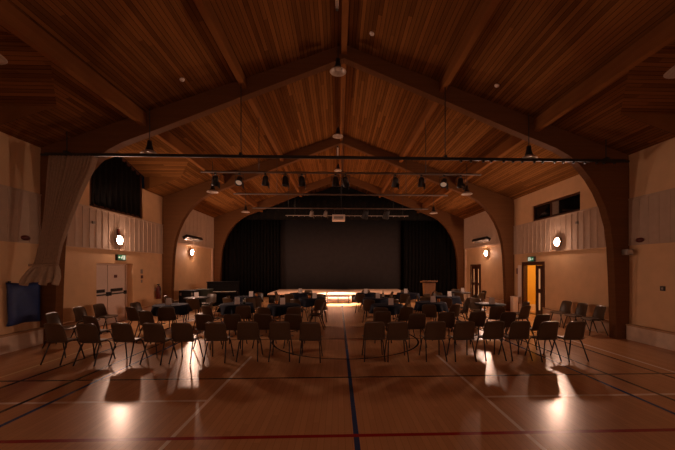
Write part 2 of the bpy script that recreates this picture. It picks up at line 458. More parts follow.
# passage behind
bm = B(); x0, x1, y0, y1 = XR + .15, XR + 2.3, 10.6, 13.7
for q in ([(x1, y0, 0), (x1, y1, 0), (x1, y1, 2.5), (x1, y0, 2.5)], [(x0, y1, 0), (x1, y1, 0), (x1, y1, 2.5), (x0, y1, 2.5)], [(x0, y0, 0), (x1, y0, 0), (x1, y0, 2.5), (x0, y0, 2.5)],
          [(x0, y0, 2.5), (x1, y0, 2.5), (x1, y1, 2.5), (x0, y1, 2.5)]): quad(bm, q)
struct('wall_passage', bm, 'corridor')
bm = B(); box(bm, x0, x1, y1 - .03, y1 - .002, 0, .26); box(bm, x1 - .03, x1 - .002, y0, y1 - .03, 0, .26); struct('baseboard_passage', bm, 'white')
bm = B(); box(bm, x0 - .01, x1, y0, y1, -.2, 0.0); struct('floor_passage', bm, 'floor')
pl = thing('passage_light', 'lit ceiling lamp in the yellow passage beyond the open door', 'lamp', (XR + 1.2, 12.2, 2.5))
bm = B(); lathe(bm, [(0, -.002), (.17, -.002), (.17, -.04), (0, -.04)]); obj('lamp_base', bm, 'white', pl)
bm = B(); lathe(bm, [(.15, -.041), (.15, -.08), (.1, -.11), (0, -.12)]); obj('diffuser', bm, 'strip', pl)
# ---- farther double doors, right wall
dr = thing('door_3', 'x', 'x'); del dr['label'], dr['category']; dr['kind'] = 'structure'
bm = B()
for (p, q, r, t) in ((DS[0] - .08, DS[0], 0, 2.05), (DS[1], DS[1] + .08, 0, 2.05), (DS[0], DS[1], 1.97, 2.05)):
    box(bm, XR - .03, XR - .001, p, q, r, t)
obj('door_frame', bm, 'dark_wood', dr)
leaf(dr, DS[0] + .01, (DS[0] + DS[1]) / 2 - .004, XR + .02, 1.96, [(.25, .9), (1.04, 1.8)])
leaf(dr, (DS[0] + DS[1]) / 2 + .004, DS[1] - .01, XR + .02, 1.96, [(.25, .9), (1.04, 1.8)])

# ---- glowing panel added behind the viewer as fill for near walls and floor
w = thing('fill_panel', 'x', 'x'); del w['label'], w['category']; w['kind'] = 'structure'
bm = B(); wx, wz0, wz1 = 6.0, .15, 2.75
for k in range(9): box(bm, -wx + k * 1.5 - .035 + XC, -wx + k * 1.5 + .035 + XC, YB + .001, YB + .06, wz0, wz1)
for z in (wz0, 2.05, wz1): box(bm, -wx + XC, wx + XC, YB + .001, YB + .05, z - .035, z + .035)
obj('window_frame', bm, 'dark_wood', w)
for k in range(8):
    bm = B(); box(bm, -wx + k * 1.5 + .036 + XC, -wx + (k + 1) * 1.5 - .036 + XC, YB + .01, YB + .02, wz0 + .036, wz1 - .036); obj('window_pane', bm, 'fill_glow', w)  # pane of the added fill panel

# ------------------------------------------------------------------ wall lamps
def wall_lamp(s, y, z, label, m='globe', r=.132):
    t = thing('wall_lamp', label, 'lamp', (XC + s * (HW - .045 - (.0 if z > 2.45 and y < 13.5 or z > 3 else -.04)), y, z), 0, 'round wall lamps')
    rot = Matrix.Rotation(-s * PI / 2, 4, 'Y')
    bm = B(); lathe(bm, [(0, 0), (r + .012, 0), (r + .012, .068), (r + .004, .075), (r, .065), (r, .02), (0, .02)], 28, mtx=rot); obj('back_plate', bm, 'grey', t)
    bm = B(); lathe(bm, [(r * .985, .03)] + [(r * .985 * math.cos(PI / 2 * k / 8),   .055 + .06 * math.sin(PI / 2 * k / 8)) for k in range(8)] + [(0, .115)], 28, mtx=rot); obj('opal_dome', bm, m, t, label='glowing opal dome')
    if s < 0 and y < 13:
        bm = B(); box(bm, 0, .04, -.03, .03, .165, .36); obj('bracket', bm, 'dull_red', t)
    return t
wall_lamp(-1, 10.8, 2.77, 'lit round wall lamp above the white exit doors on the left wall')
wall_lamp(1, 10.7, 2.74, 'lit round wall lamp below the strip window on the right wall')
wall_lamp(-1, 16.1, 2.62, 'lit round wall lamp under the dark heater on the left wall', r=.135)
wall_lamp(1, 16.05, 2.60, 'lit round wall lamp under the dark heater on the right wall', r=.135)
# heaters
for s, y, n in ((-1, 16.0, 'left'), (1, 16.4, 'right')):
    t = thing('wall_heater', 'long dark radiant heater tilted on the %s wall above a round lamp' % n, 'heater', (XC + s * (HW - .18), y, 3.30), group='radiant heaters')
    mt = Matrix.Rotation(s * .5, 4, 'Y')
    bm = B(); box(bm, -.12, .12, -.85, .85, -.06, .08, .02, mtx=mt); obj('casing', bm, 'black', t)
    bm = B()
    for k in range(5): box(bm, -.09 + k * .04, -.08 + k * .04, -.8, .8, -.08, -.06, mtx=mt)
    obj('grille', bm, 'grey', t)
    for yy in (-.6, .6):
        bm = B(); tube(bm, [(0, yy, .06), (s * .13, yy, .10)], .012); obj('bracket', bm, 'grey', t)
# trunking
for s, n in ((-1, 'left'), (1, 'right')):
    x = XC + s * (HW - .0315); t = thing('cable_trunking', 'white trunking run and upright on the %s wall beside the stage' % n, 'trunking', (XC + s * (HW - .001), 13.8, 3.0), group='white trunking')
    xs = sorted((0, -s * .05))
    bm = B(); box(bm, xs[0], xs[1], 0, 5.02, -.06, .0); obj('horizontal_run', bm, 'pipe_white', t)
    bm = B(); box(bm, xs[0], xs[1], 4.93, 5.02, -2.598, -.06); obj('upright_run', bm, 'pipe_white', t)

# exit signs
def exit_sign(s, y, label):
    t = thing('exit_sign', label, 'sign', (XC + s * (HW - .001), y, 2.2), group='green exit signs')
    xs = sorted((0, -s * .08)); f = -s * .081
    bm = B(); box(bm, xs[0], xs[1], -.21, .21, -.10, .10, .008); obj('sign_box', bm, 'black', t)
    bm = B(); q = sorted((f, f - s * .004)); box(bm, q[0], q[1], -.19, .19, -.085, .085); obj('sign_face', bm, 'exit_green', t)
    bm = B(); q = sorted((f - s * .004, f - s * .008)); d = -1 if s < 0 else 1
    box(bm, q[0], q[1], .06, .15, -.07, .07)                                                   # doorway
    for (a_, b_) in (((-.02, .0), (.03, .02)), ((.0, -.0), (-.05, -.02)), ((.0, -.01), (.03, -.065)), ((0, -.01), (-.045, -.05))):   # running figure
        tube(bm, [(q[0], a_[0], a_[1]), (q[0], b_[0], b_[1])], .008, 5)
    tube(bm, [(q[0], 0, .03), (q[0], 0, -.015)], .013, 6); lathe(bm, [(0, -.016), (.012, -.01), (.016, 0), (.012, .01), (0, .016)], 8, c=(q[0], .015, .05))
    tube(bm, [(q[0], -.16, 0), (q[0], -.08, 0)], .008, 5); tube(bm, [(q[0], -.13, .03), (q[0], -.165, 0), (q[0], -.13, -.03)], .008, 5)
    obj('pictogram', bm, 'exit_white', t)
exit_sign(-1, 10.95, 'green lit exit sign over the white exit doors, left wall')
exit_sign(1, 12.25, 'green lit exit sign over the open doorway, right wall')

# ------------------------------------------------------------------ wall bits
def wallbox(name, s, y, z, d, wy, hz, m, label, cat, off=0.0):
    x = XC + s * (HW - .001 - off); bm = B(); xs = sorted((0, -s * d)); box(bm, xs[0], xs[1], -wy / 2, wy / 2, -hz / 2, hz / 2, min(d, wy, hz) * .15)
    return tag(obj(name, bm, m, loc=(x, y, z)), label, cat)
t = thing('wall_speaker', 'small grey box on the right timber post, below the boarding', 'speaker', (XR - .20, 8.04, 2.26))
bm = B(); box(bm, -.03, .14, -.13, .045, -.075, .075, .012); obj('housing', bm, 'grey', t)
bm = B(); box(bm, -.01, .12, -.136, -.131, -.055, .055); obj('grille', bm, 'dish', t)
t = wallbox('light_switch', 1, 7.23, 1.37, .02, .11, .11, 'black', 'small black switch plate on the right wall above the plinth', 'switch')
bm = B(); box(bm, -.026, -.02, -.02, .02, -.025, .025); obj('rocker', bm, 'grey', t)
for s, y, n in ((-1, 7.68, 'left'), (1, 7.75, 'right')):
    bm = B(); lathe(bm, [(0, 0), (.11, 0), (.11, .02), (.07, .05), (0, .055)], 20, mtx=Matrix.Rotation(-s * PI / 2, 4, 'Y') @ Matrix.Diagonal((.55, 1, 1, 1)))
    o = obj('wall_sounder', bm, 'dull_red', loc=(XC + s * (HW - .045), y, 2.55)); tag(o, 'dark red oval fitting low on the boarded band, %s wall' % n, 'alarm sounder', 'oval wall sounders')
wallbox('call_point', -1, 12.15, 1.52, .03, .10, .12, 'dull_red', 'dark call point on the left wall right of the exit doors', 'call point')
wallbox('wall_notice', -1, 12.15, 1.72, .008, .13, .16, 'print', 'dark square notice above the call point, left wall', 'notice')
wallbox('wall_notice', -1, 12.15, 1.36, .008, .09, .11, 'print', 'small dark notice below the call point, left wall', 'notice')
wallbox('wall_notice', 1, 13.3, 1.72, .012, .16, .24, 'dull_red', 'small dark red notice left of the open doorway, right wall', 'notice')
wallbox('narrow_panel', 1, 13.12, .985, .02, .26, 1.96, 'card', 'tall narrow pale panel left of the open doorway', 'panel')
t = thing('pedal_bin', 'pale square bin against the wall left of the open doorway', 'bin', (XR - .26, 13.1, 0))
bm = B(); box(bm, -.11, .11, -.11, .11, 0, .62, .02); obj('bin_body', bm, 'white', t)
bm = B(); box(bm, -.115, .115, -.12, .12, .622, .67, .015); obj('bin_lid', bm, 'white', t)
wallbox('sensor_box', -1, 9.72, 3.2, .05, .1, .08, 'grey', 'small grey sensor on the boarding left of the black curtain window', 'sensor', .045)
wallbox('sensor_box', 1, 9.85, 3.28, .05, .1, .08, 'grey', 'small grey sensor on the boarding below the strip window', 'sensor', .045)
# extinguisher
t = thing('fire_extinguisher', 'red fire extinguisher hung on the left wall before the middle frame', 'fire extinguisher', (XL + .13, 13.05, .62))
bm = B(); lathe(bm, [(0, 0), (.075, 0), (.085, .02), (.085, .42), (.06, .50), (.03, .53), (0, .53)]); obj('cylinder', bm, 'red', t)
bm = B(); box(bm, -.02, .02, -.09, .05, .55, .59, .005); tube(bm, [(0, 0, .52), (0, 0, .56)], .02); obj('valve_lever', bm, 'black', t)
bm = B(); tube(bm, [(0, -.03, .55), (.08, -.05, .5), (.11, -.04, .35), (.1, -.02, .15)], .012); obj('hose', bm, 'black', t)
bm = B(); box(bm, .0855, .088, -.05, .05, .15, .33); obj('data_label', bm, 'label', t)
bm = B(); box(bm, -.129, -.087, -.03, .03, .30, .45); obj('wall_bracket', bm, 'grey', t)

# blue mat
t = thing('wall_mat', 'dark blue padded mat hung on the left wall beneath the tied curtain', 'mat', (XL + .02, 7.63, .58))
bm = B()
def matf(u, v):
    e = min(1, 6 * min(u, 1 - u)) * min(1, 6 * min(v, 1 - v))
    return (.10 + .05 * e ** .5 - .03 + .008 * math.sin(9 * u + 5 * v), -.37 + .74 * u + .015 * math.sin(v * PI) * (1 if u > .5 else -1), .93 * v + .03 * math.cos(u * 2 * PI) * (v - .5))
sheet(bm, matf, 14, 18, .07); obj('padding', bm, 'mat_blue', t)
for yy in (-.3, .3):
    bm = B(); box(bm, .0, .03, yy - .02, yy + .02, .86, .98); obj('hanging_strap', bm, 'black', t)

# tied curtain and its track
tr = thing('curtain_track', 'black double curtain track spanning the hall in front of the nearest frame', 'curtain track', (XC, 7.82, 4.50))
bm = B(); box(bm, -7.15, 7.15, -.05, -.02, 0, .05); obj('rail', bm, 'black', tr)
bm = B(); box(bm, -7.15, 7.15, .06, .09, .06, .11); obj('rail', bm, 'black', tr)
for x in (-6.6, -2.5, 2.5, 6.6):
    bm = B(); zt = roof(x) - 4.50 - (.285 if abs(x) < 3 else .02); tube(bm, [(x, .02, .05), (x, .02, zt)], .011, 6); box(bm, x - .03, x + .03, -.055, .095, .045, .125); obj('hanger', bm, 'black', tr)
for k in range(16):
    x = 2.9 + k * .26 + rnd.uniform(-.05, .05); bm = B(); box(bm, x - .022, x + .022, -.06, -.01, -.045, .004, .006); obj('runner', bm, 'black', tr)
rows = [(4.48, -6.78, -5.72, 7.80, 7.80, .06), (4.2, -6.78, -5.80, 7.78, 7.80, .065), (3.6, -6.78, -6.04, 7.74, 7.76, .065), (3.0, -6.78, -6.22, 7.68, 7.70, .06), (2.4, -6.82, -6.36, 7.6, 7.62, .04),
        (2.0, -6.88, -6.42, 7.55, 7.6, .03), (1.9, -6.91, -6.43, 7.52, 7.6, .03), (1.80, -6.97, -6.40, 7.44, 7.6, .045), (1.66, -7.02, -6.38, 7.34, 7.58, .06), (1.47, -7.02, -6.42, 7.27, 7.55, .06)]
def lerp_rows(v):
    for i in range(len(rows) - 1):
        if rows[i][0] >= v >= rows[i + 1][0]:
            f = (rows[i][0] - v) / (rows[i][0] - rows[i + 1][0]); return [p + (q - p) * f for p, q in zip(rows[i], rows[i + 1])]
    return rows[-1]
def cur(zt, zb, off=0.0, folds=10):
    def f(u, v):
        z = zt + (zb - zt) * v; R = lerp_rows(z)
        ph = u * folds * 2 * PI + 1.6 * math.sin(u * 7) + 1.1 * math.sin(u * 17 + 2) + .5 * math.sin(v * 5 + u * 9)
        x = R[1] + (R[2] - R[1]) * u; y = R[3] + (R[4] - R[3]) * u
        return (x + .012 * math.cos(ph), y - off + R[5] * math.sin(ph) - .04, z + (.045 * math.sin(ph * .5 + 1) * max(0, (1.75 - z)) / .3))
    return f
t = thing('stage_curtain', 'cream curtain gathered and tied back by the left wall above a blue mat', 'curtain', (0, 0, 0))
bm = B(); sheet(bm, cur(4.48, 1.92, 0.0, 13), 220, 30, .006); obj('gathered_drape', bm, 'cream_cloth', t)
bm = B(); sheet(bm, cur(1.92, 1.49, .0, 5), 110, 16, .006); obj('bunched_hem', bm, 'lining', t, label='paler bunched lower end')
bm = B(); sheet(bm, lambda u, v: (-6.93 + .52 * u, 7.42 + .14 * u - .04 * math.sin(u * PI) - .02, 1.89 + .05 * v), 16, 2, .006); obj('tie_band', bm, 'cream_cloth', t)

# ------------------------------------------------------------------ ceiling fittings
def highbay(x, y, z, top, label):
    t = thing('pendant_lamp', label, 'lamp', (x, y, z), group='unlit pendant lamps')
    bm = B(); tube(bm, [(0, 0, .30), (0, 0, top - z)], .010, 6); obj('stem', bm, 'black', t)
    bm = B(); lathe(bm, [(0, .32), (.05, .32), (.06, .22), (.09, .10), (.11, .08)], 20); obj('housing', bm, 'black', t)
    bm = B(); lathe(bm, [(.10, .085), (.17, .03), (.205, .0), (.20, -.005), (.165, .02), (.10, .07)], 24); obj('reflector', bm, 'dish', t, label='pale glass rim')
    bm = B(); lathe(bm, [(.098, .078), (.06, .05), (0, .045)], 18); obj('bulb_glass', bm, 'dish', t)
for i, (y, n) in enumerate(((4.33, 'nearest the viewer'), (7.98, 'under the nearest frame'), (11.9, 'between the first two frames'), (16.1, 'nearest the stage'))):
    for xx, s in ((-4.6, 'left'), (4.85, 'right')):
        highbay(xx, y, 4.63, roof(xx - XC) - .02, 'unlit pendant lamp on the %s roof slope, %s' % (s, n))
    if y > 5: highbay(0.0, y, 6.74, roof(.15) - .01, 'unlit pendant lamp under the ridge, %s' % n)
for y, n in ((5.9, 'in front of the nearest frame'), (15.0, 'between the two farther frames')):
    t = thing('tube_light', 'unlit white tube light along the ridge %s' % n, 'lamp', (-.02, y, 7.24), group='ridge tube lights')
    bm = B(); tube(bm, [(0, -.75, 0), (0, .75, 0)], .022); obj('tube', bm, 'dish', t)
    bm = B(); box(bm, -.035, .035, -.8, .8, .035, .085); obj('batten', bm, 'white', t)
    for yy in (-.6, .6):
        bm = B(); tube(bm, [(0, yy, .08), (0, yy, roof(.17) - 7.24)], .008, 6); obj('hanger', bm, 'black', t)
    for yy in (-.76, .76):
        bm = B(); box(bm, -.03, .03, yy - .03, yy + .03, -.03, .04); obj('end_cap', bm, 'black', t)
def on_roof(px, py):
    for k in range(4000):
        zc = 3 + k * .004; X, Y = at(px, zc); Z = CAMZ + (HY - py) / F * zc
        if Z >= roof(X - XC): return X, Y, Z
for (px, py), n in (((182, 79), 'on the left roof slope'), ((497, 85), 'on the right roof slope'), ((372, 33), 'right of the ridge beam')):
    X, Y, Z = on_roof(px, py); s = 1 if X > XC else -1
    t = thing('smoke_detector', 'small pale smoke detector ' + n, 'smoke detector', (X, Y, Z - .005), group='smoke detectors')
    rot = Matrix.Rotation(s * math.atan(.365), 4, 'Y')
    bm = B(); lathe(bm, [(0, 0), (.055, 0), (.055, -.02), (.035, -.03), (0, -.03)], mtx=rot); obj('detector_base', bm, 'card', t)
    bm = B(); lathe(bm, [(0, -.03), (.025, -.03), (.02, -.05), (0, -.052)], mtx=rot); obj('sensing_head', bm, 'card', t)

# lighting bars and stage lights
BARS = [(9.6, 'nearest', 4.2), (12.4, 'middle', 4.15), (15.3, 'farthest', 4.2)]
BZ = 4.69
for y, n, hw in BARS:
    t = thing('lighting_bar', '%s pale lighting bar hung across the hall below the roof' % n, 'lighting bar', (XC, y, BZ), group='lighting bars')
    bm = B(); tube(bm, [(-hw, 0, 0), (hw, 0, 0)], .024, 10); obj('bar', bm, 'alu', t)
    for x in (-2.5, 0, 2.5):
        bm = B(); tube(bm, [(x, 0, .02), (x, 0, roof(x) - BZ - .285)], .009, 6); obj('hanger', bm, 'black', t)
    bm = B(); pts = [(-hw + .1 + k * (2 * hw - .2) / 60, .0, .035 + .012 * math.sin(k * 1.3)) for k in range(61)]; tube(bm, pts, .008, 5); obj('cable', bm, 'cable', t)
def par_parts(t, m, tilt, pan, lit, big=1.0):
    R = Matrix.Rotation(pan, 4, 'Z') @ Matrix.Rotation(tilt, 4, 'X')       # body along local -Z, tilt swings it
    off = Matrix.Translation((0, 0, -.24)) @ R
    bm = B(); lathe(bm, [(0, .15), (.05, .14), (.085, .09), (.09, .0), (.10, -.12), (.105, -.15), (.096, -.15), (.09, -.10)], 16, mtx=off); 
    for v in bm.verts: v.co = Vector((0, 0, -.24)) + (v.co - Vector((0, 0, -.24))) * big
    obj('lamp_can', bm, m, t)
    bm = B(); lathe(bm, [(.09, -.11), (.05, -.115), (0, -.12)], 16, mtx=off); obj('lens', bm, 'lens_lit_glint' if lit else 'lens', t)
    bm = B(); Rz = Matrix.Rotation(pan, 4, 'Z')
    tube(bm, [Rz @ Vector(p) for p in ((-.12, 0, -.24), (-.12, 0, -.06), (.12, 0, -.06), (.12, 0, -.24))], .01, 6); obj('yoke', bm, 'black', t)
    bm = B(); box(bm, -.03, .03, -.04, .04, -.075, -.0255, .008); obj('hook_clamp', bm, 'black', t)
    bm = B(); box(bm, .098, .104, -.09, .09, -.47, -.29, mtx=None); obj('barn_door', bm, m, t)
n = 0
for px in (217, 240.5, 266, 285.7, 302, 335.5, 345.5, 395.5, 422, 445, 462):
    X = at(px, 9.6)[0]; lit = px in (240.5, 445)  # glow on these two lenses stands in for bright reflections
    t = thing('stage_light', '%s black stage light from the left on the nearest lighting bar' % ordl(n), 'stage light', (X, 9.6, BZ), group='stage lights on the nearest bar'); n += 1
    par_parts(t, 'black', -.75 if lit else rnd.uniform(-.1, .9), rnd.uniform(-.5, .5), lit, 1.0)
n = 0
for px in (311.7, 325.7, 365.6, 386.7):
    X = at(px, 15.3)[0]; wh = px < 340
    t = thing('stage_light', ('%s stage light on the farthest bar, lit and shining down' if wh else '%s black stage light on the farthest bar, right of the projector') % ('left' if px < 315 else 'second' if wh else 'first' if px < 370 else 'last'), 'stage light', (X, 15.3, BZ), group='stage lights on the farthest bar')
    par_parts(t, 'grey' if wh else 'black', .5, .4, wh, .95 if wh else 1.5)
# projector
X = at(338.6, 15.3)[0]
t = thing('projector', 'pale projector hanging from the middle of the farthest lighting bar', 'projector', (X, 15.3, BZ))
bm = B(); box(bm, -.30, .30, -.22, .22, -.60, -.32, .02); obj('projector_body', bm, 'white', t)
bm = B(); lathe(bm, [(0, 0), (.07, 0), (.07, .06), (0, .06)], mtx=Matrix.Translation((.1, .22, -.45)) @ Matrix.Rotation(-PI / 2, 4, 'X')); obj('lens', bm, 'black', t)
bm = B(); box(bm, -.22, .22, -.224, -.221, -.52, -.40); obj('vent', bm, 'grey', t)
for xx in (-.2, .2):
    bm = B(); tube(bm, [(xx, 0, -.027), (xx, 0, -.31)], .014, 6); obj('drop_rod', bm, 'black', t)
bm = B(); tube(bm, [(-.24, 0, -.046), (.24, 0, -.046)], .02); obj('cradle', bm, 'black', t)

# ------------------------------------------------------------------ stage end
t = thing('stage_platform', 'low wooden stage platform lit in front of the charcoal backcloth', 'stage', (0.05, 16.9, 0))
bm = B(); box(bm, -3.75, 3.75, 0, 3.5, .44, .51, .006); obj('stage_deck', bm, 'stage', t)
for x0, x1, nm in ((-3.7, -.68, 'skirt'), (.68, 3.7, 'skirt')):
    bm = B(); sheet(bm, lambda u, v: (x0 + (x1 - x0) * u, .05 + .012 * math.sin(u * 90), .01 + .43 * v), 120, 1, .004); obj('front_skirt', bm, 'black_cloth', t)
bm = B(); box(bm, -.66, .66, .03, .06, .01, .44); obj('back_panel', bm, 'stage', t)
for x in (-3.6, -1.2, 1.2, 3.6):
    for y in (.3, 3.3):
        bm = B(); box(bm, x - .03, x + .03, y - .03, y + .03, 0, .44); obj('stage_leg', bm, 'steel', t)
s = thing('stage_steps', 'open wooden steps up to the centre of the stage platform', 'steps', (0.0, 16.5, 0))
for x in (-.55, .0, .55):
    bm = B(); box(bm, x - .02, x + .02, .0, .36, 0, .05); box(bm, x - .02, x + .02, .0, .04, 0, .17); box(bm, x - .02, x + .02, .2, .24, 0, .34); obj('step_frame', bm, 'black', s)
for z, y in ((.17, 0), (.34, .2)):
    bm = B(); box(bm, -.62, .62, y - .02, y + .18, z, z + .035, .004); obj('tread', bm, 'black', s)

def drape(name, label, x0, x1, y, z0, z1, m, folds, amp, cat='curtain', bend=0):
    bm = B()
    sheet(bm, lambda u, v: (x0 + (x1 - x0) * u, y - 1.1 * (max(0, 1 - 2.6 * (u if bend < 0 else 1 - u)) ** 1.5 if bend else 0) + amp * math.sin(u * folds * 2 * PI) * (1 - .25 * v) + .3 * amp * math.sin(u * 31), z0 + (min(z1, roof(x0 + (x1 - x0) * u - XC) - .06) - z0) * v), int(folds * 10), 2, .008)
    return tag(obj(name, bm, m), label, cat)
drape('stage_drape', 'black pleated drape left of the charcoal backcloth, beneath the farthest frame', XL + .06, -3.75, 20.55, .02, 4.88, 'black_cloth', 17, .08, bend=-1)
drape('stage_drape', 'black pleated drape right of the charcoal backcloth, behind the lectern', 4.25, XR - .06, 20.55, .02, 4.88, 'black_cloth', 15, .08, bend=1)
drape('stage_border', 'black border cloth hung above the charcoal backcloth', -6.0, 6.3, 20.3, 4.9, 6.4, 'black_cloth', 30, .04)
bm = B(); sheet(bm, lambda u, v: (-3.8 + 7.95 * u, 20.95 + .012 * math.sin(u * 40), .02 + 4.98 * v), 80, 2, .01)
tag(obj('backcloth', bm, 'screen_cloth'), 'plain charcoal backcloth filling the middle of the stage', 'backcloth')
t = thing('backcloth_track', 'thin dotted rail along the top of the charcoal backcloth', 'curtain track', (.6, 20.2 - 3.0, 4.66))
bm = B(); tube(bm, [(-3.4, 0, 0), (3.2, 0, 0)], .02, 8); obj('rail', bm, 'grey', t)
for k in range(22):
    x = -3.3 + k * .3; bm = B(); box(bm, x - .015, x + .015, -.02, .02, -.06, -.015); obj('runner', bm, 'grey', t)
for x in (-2.9, 2.9):
    bm = B(); tube(bm, [(x, 0, .01), (x, 0, roof(x + .45) - 4.66 - .02)], .009, 6); obj('hanger', bm, 'black', t)

# lectern
x, y = at(429, 17.0)
t = thing('lectern', 'brown wooden lectern with a wide top, right of the stage', 'lectern', (x, y, 0))
bm = B(); box(bm, -.30, .30, -.2, .2, .06, 1.08, .008)
for v in bm.verts: v.co.x *= .82 + .18 * v.co.z / 1.1
obj('body', bm, 'oak', t)
bm = B(); box(bm, -.40, .40, -.27, .27, 0, .06, .01, mtx=Matrix.Translation((0, 0, 1.10)) @ Matrix.Rotation(-.12, 4, 'X')); obj('top', bm, 'oak', t)
bm = B(); box(bm, -.32, .32, -.24, .24, 0, .06, .006); obj('plinth', bm, 'oak', t)

# piano
x, y = at(223, 15.9)
t = thing('upright_piano', 'black upright piano by the left drapes, its top edge catching light', 'piano', (x, y, 0), .18)
bm = B(); box(bm, -.74, .74, -.02, .32, .08, 1.14, .01); obj('case', bm, 'gloss', t)
bm = B(); box(bm, -.77, .77, -.06, .35, 1.14, 1.175, .01); obj('top_lid', bm, 'gloss', t)
bm = B(); box(bm, -.72, .72, -.34, -.02, .60, .68, .008); obj('key_bed', bm, 'gloss', t)
bm = B(); box(bm, -.62, .62, -.33, -.18, .682, .70); obj('keyboard', bm, 'ivory', t)
bm = B(); box(bm, -.72, .72, -.02 - .03, -.022, .72, 1.0); obj('music_desk', bm, 'gloss', t)
for xx in (-.69, .69):
    bm = B(); box(bm, xx - .04, xx + .04, -.33, -.24, .06, .60, .006); obj('leg', bm, 'gloss', t)
bm = B(); box(bm, -.74, .74, -.36, .32, .0, .08, .01); obj('bottom_board', bm, 'gloss', t)
x, y = at(189, 14.3)
t = thing('flight_case', 'black equipment case standing by the left wall, beside the piano', 'case', (x, y, 0))
bm = B(); box(bm, -.33, .33, -.25, .25, .06, .70, .01); obj('case_body', bm, 'case', t)
bm = B(); box(bm, -.33, .33, -.25, .25, .702, .86, .01); obj('case_lid', bm, 'case', t)
for xx in (-.25, .25):
    for yy in (-.18, .18):
        bm = B(); lathe(bm, [(0, -.02), (.03, -.02), (.03, .02), (0, .02)], 10, mtx=Matrix.Translation((xx, yy, .03)) @ Matrix.Rotation(PI / 2, 4, 'X')); obj('castor', bm, 'black', t)
    bm = B(); box(bm, xx - .04, xx + .04, -.262, -.251, .64, .76, .004); obj('catch', bm, 'grey', t)
x, y = at(204, 14.9)
t = thing('low_cabinet', 'grey green low cabinet between the black case and the piano', 'cabinet', (x, y, 0))
bm = B(); box(bm, -.32, .32, -.22, .22, .03, .84, .006); obj('carcass', bm, 'cabinet_green', t)
bm = B(); box(bm, -.35, .35, -.25, .25, .842, .87, .004); obj('top', bm, 'cabinet_green', t)
for xx in (-.155, .155):
    bm = B(); box(bm, xx - .145, xx + .145, -.24, -.222, .06, .82, .004); dd = obj('cabinet_door', bm, 'cabinet_green', t)
    bm = B(); box(bm, xx - .01, xx + .01, -.252, -.24, .42, .54); obj('door_pull', bm, 'alu', dd)

# ------------------------------------------------------------------ tables
TAB = []   # x, y, label phrase, cloth?
def add_table(px, zc, phrase, cloth=True, rad=.46): 
    X, Y = at(px, zc); TAB.append((X, Y, phrase, cloth, rad))
add_table(171, 9.75, 'leftmost nearest-row table'); add_table(237, 10.0, 'second nearest-row table from left')
add_table(284, 9.75, 'nearest table left of aisle'); add_table(387, 9.75, 'nearest table right of aisle')
add_table(431, 10.4, 'second nearest-row table right of aisle'); add_table(490, 10.0, 'nearest bare table by right wall', False)
add_table(197, 12.1, 'bare table before the low cabinet', False); add_table(248, 12.5, 'second middle-row table left of aisle'); add_table(312, 11.9, 'middle-row table just left of aisle')
add_table(376, 11.9, 'middle-row table just right of aisle'); add_table(447, 12.5, 'middle-row table before the lectern')
add_table(301, 14.2, 'far table left of aisle'); add_table(367, 14.2, 'far table right of aisle'); add_table(408, 14.2, 'far table by right stage end')
add_table(460, 14.8, 'far bare table by right trunking', False)
proto_t = None
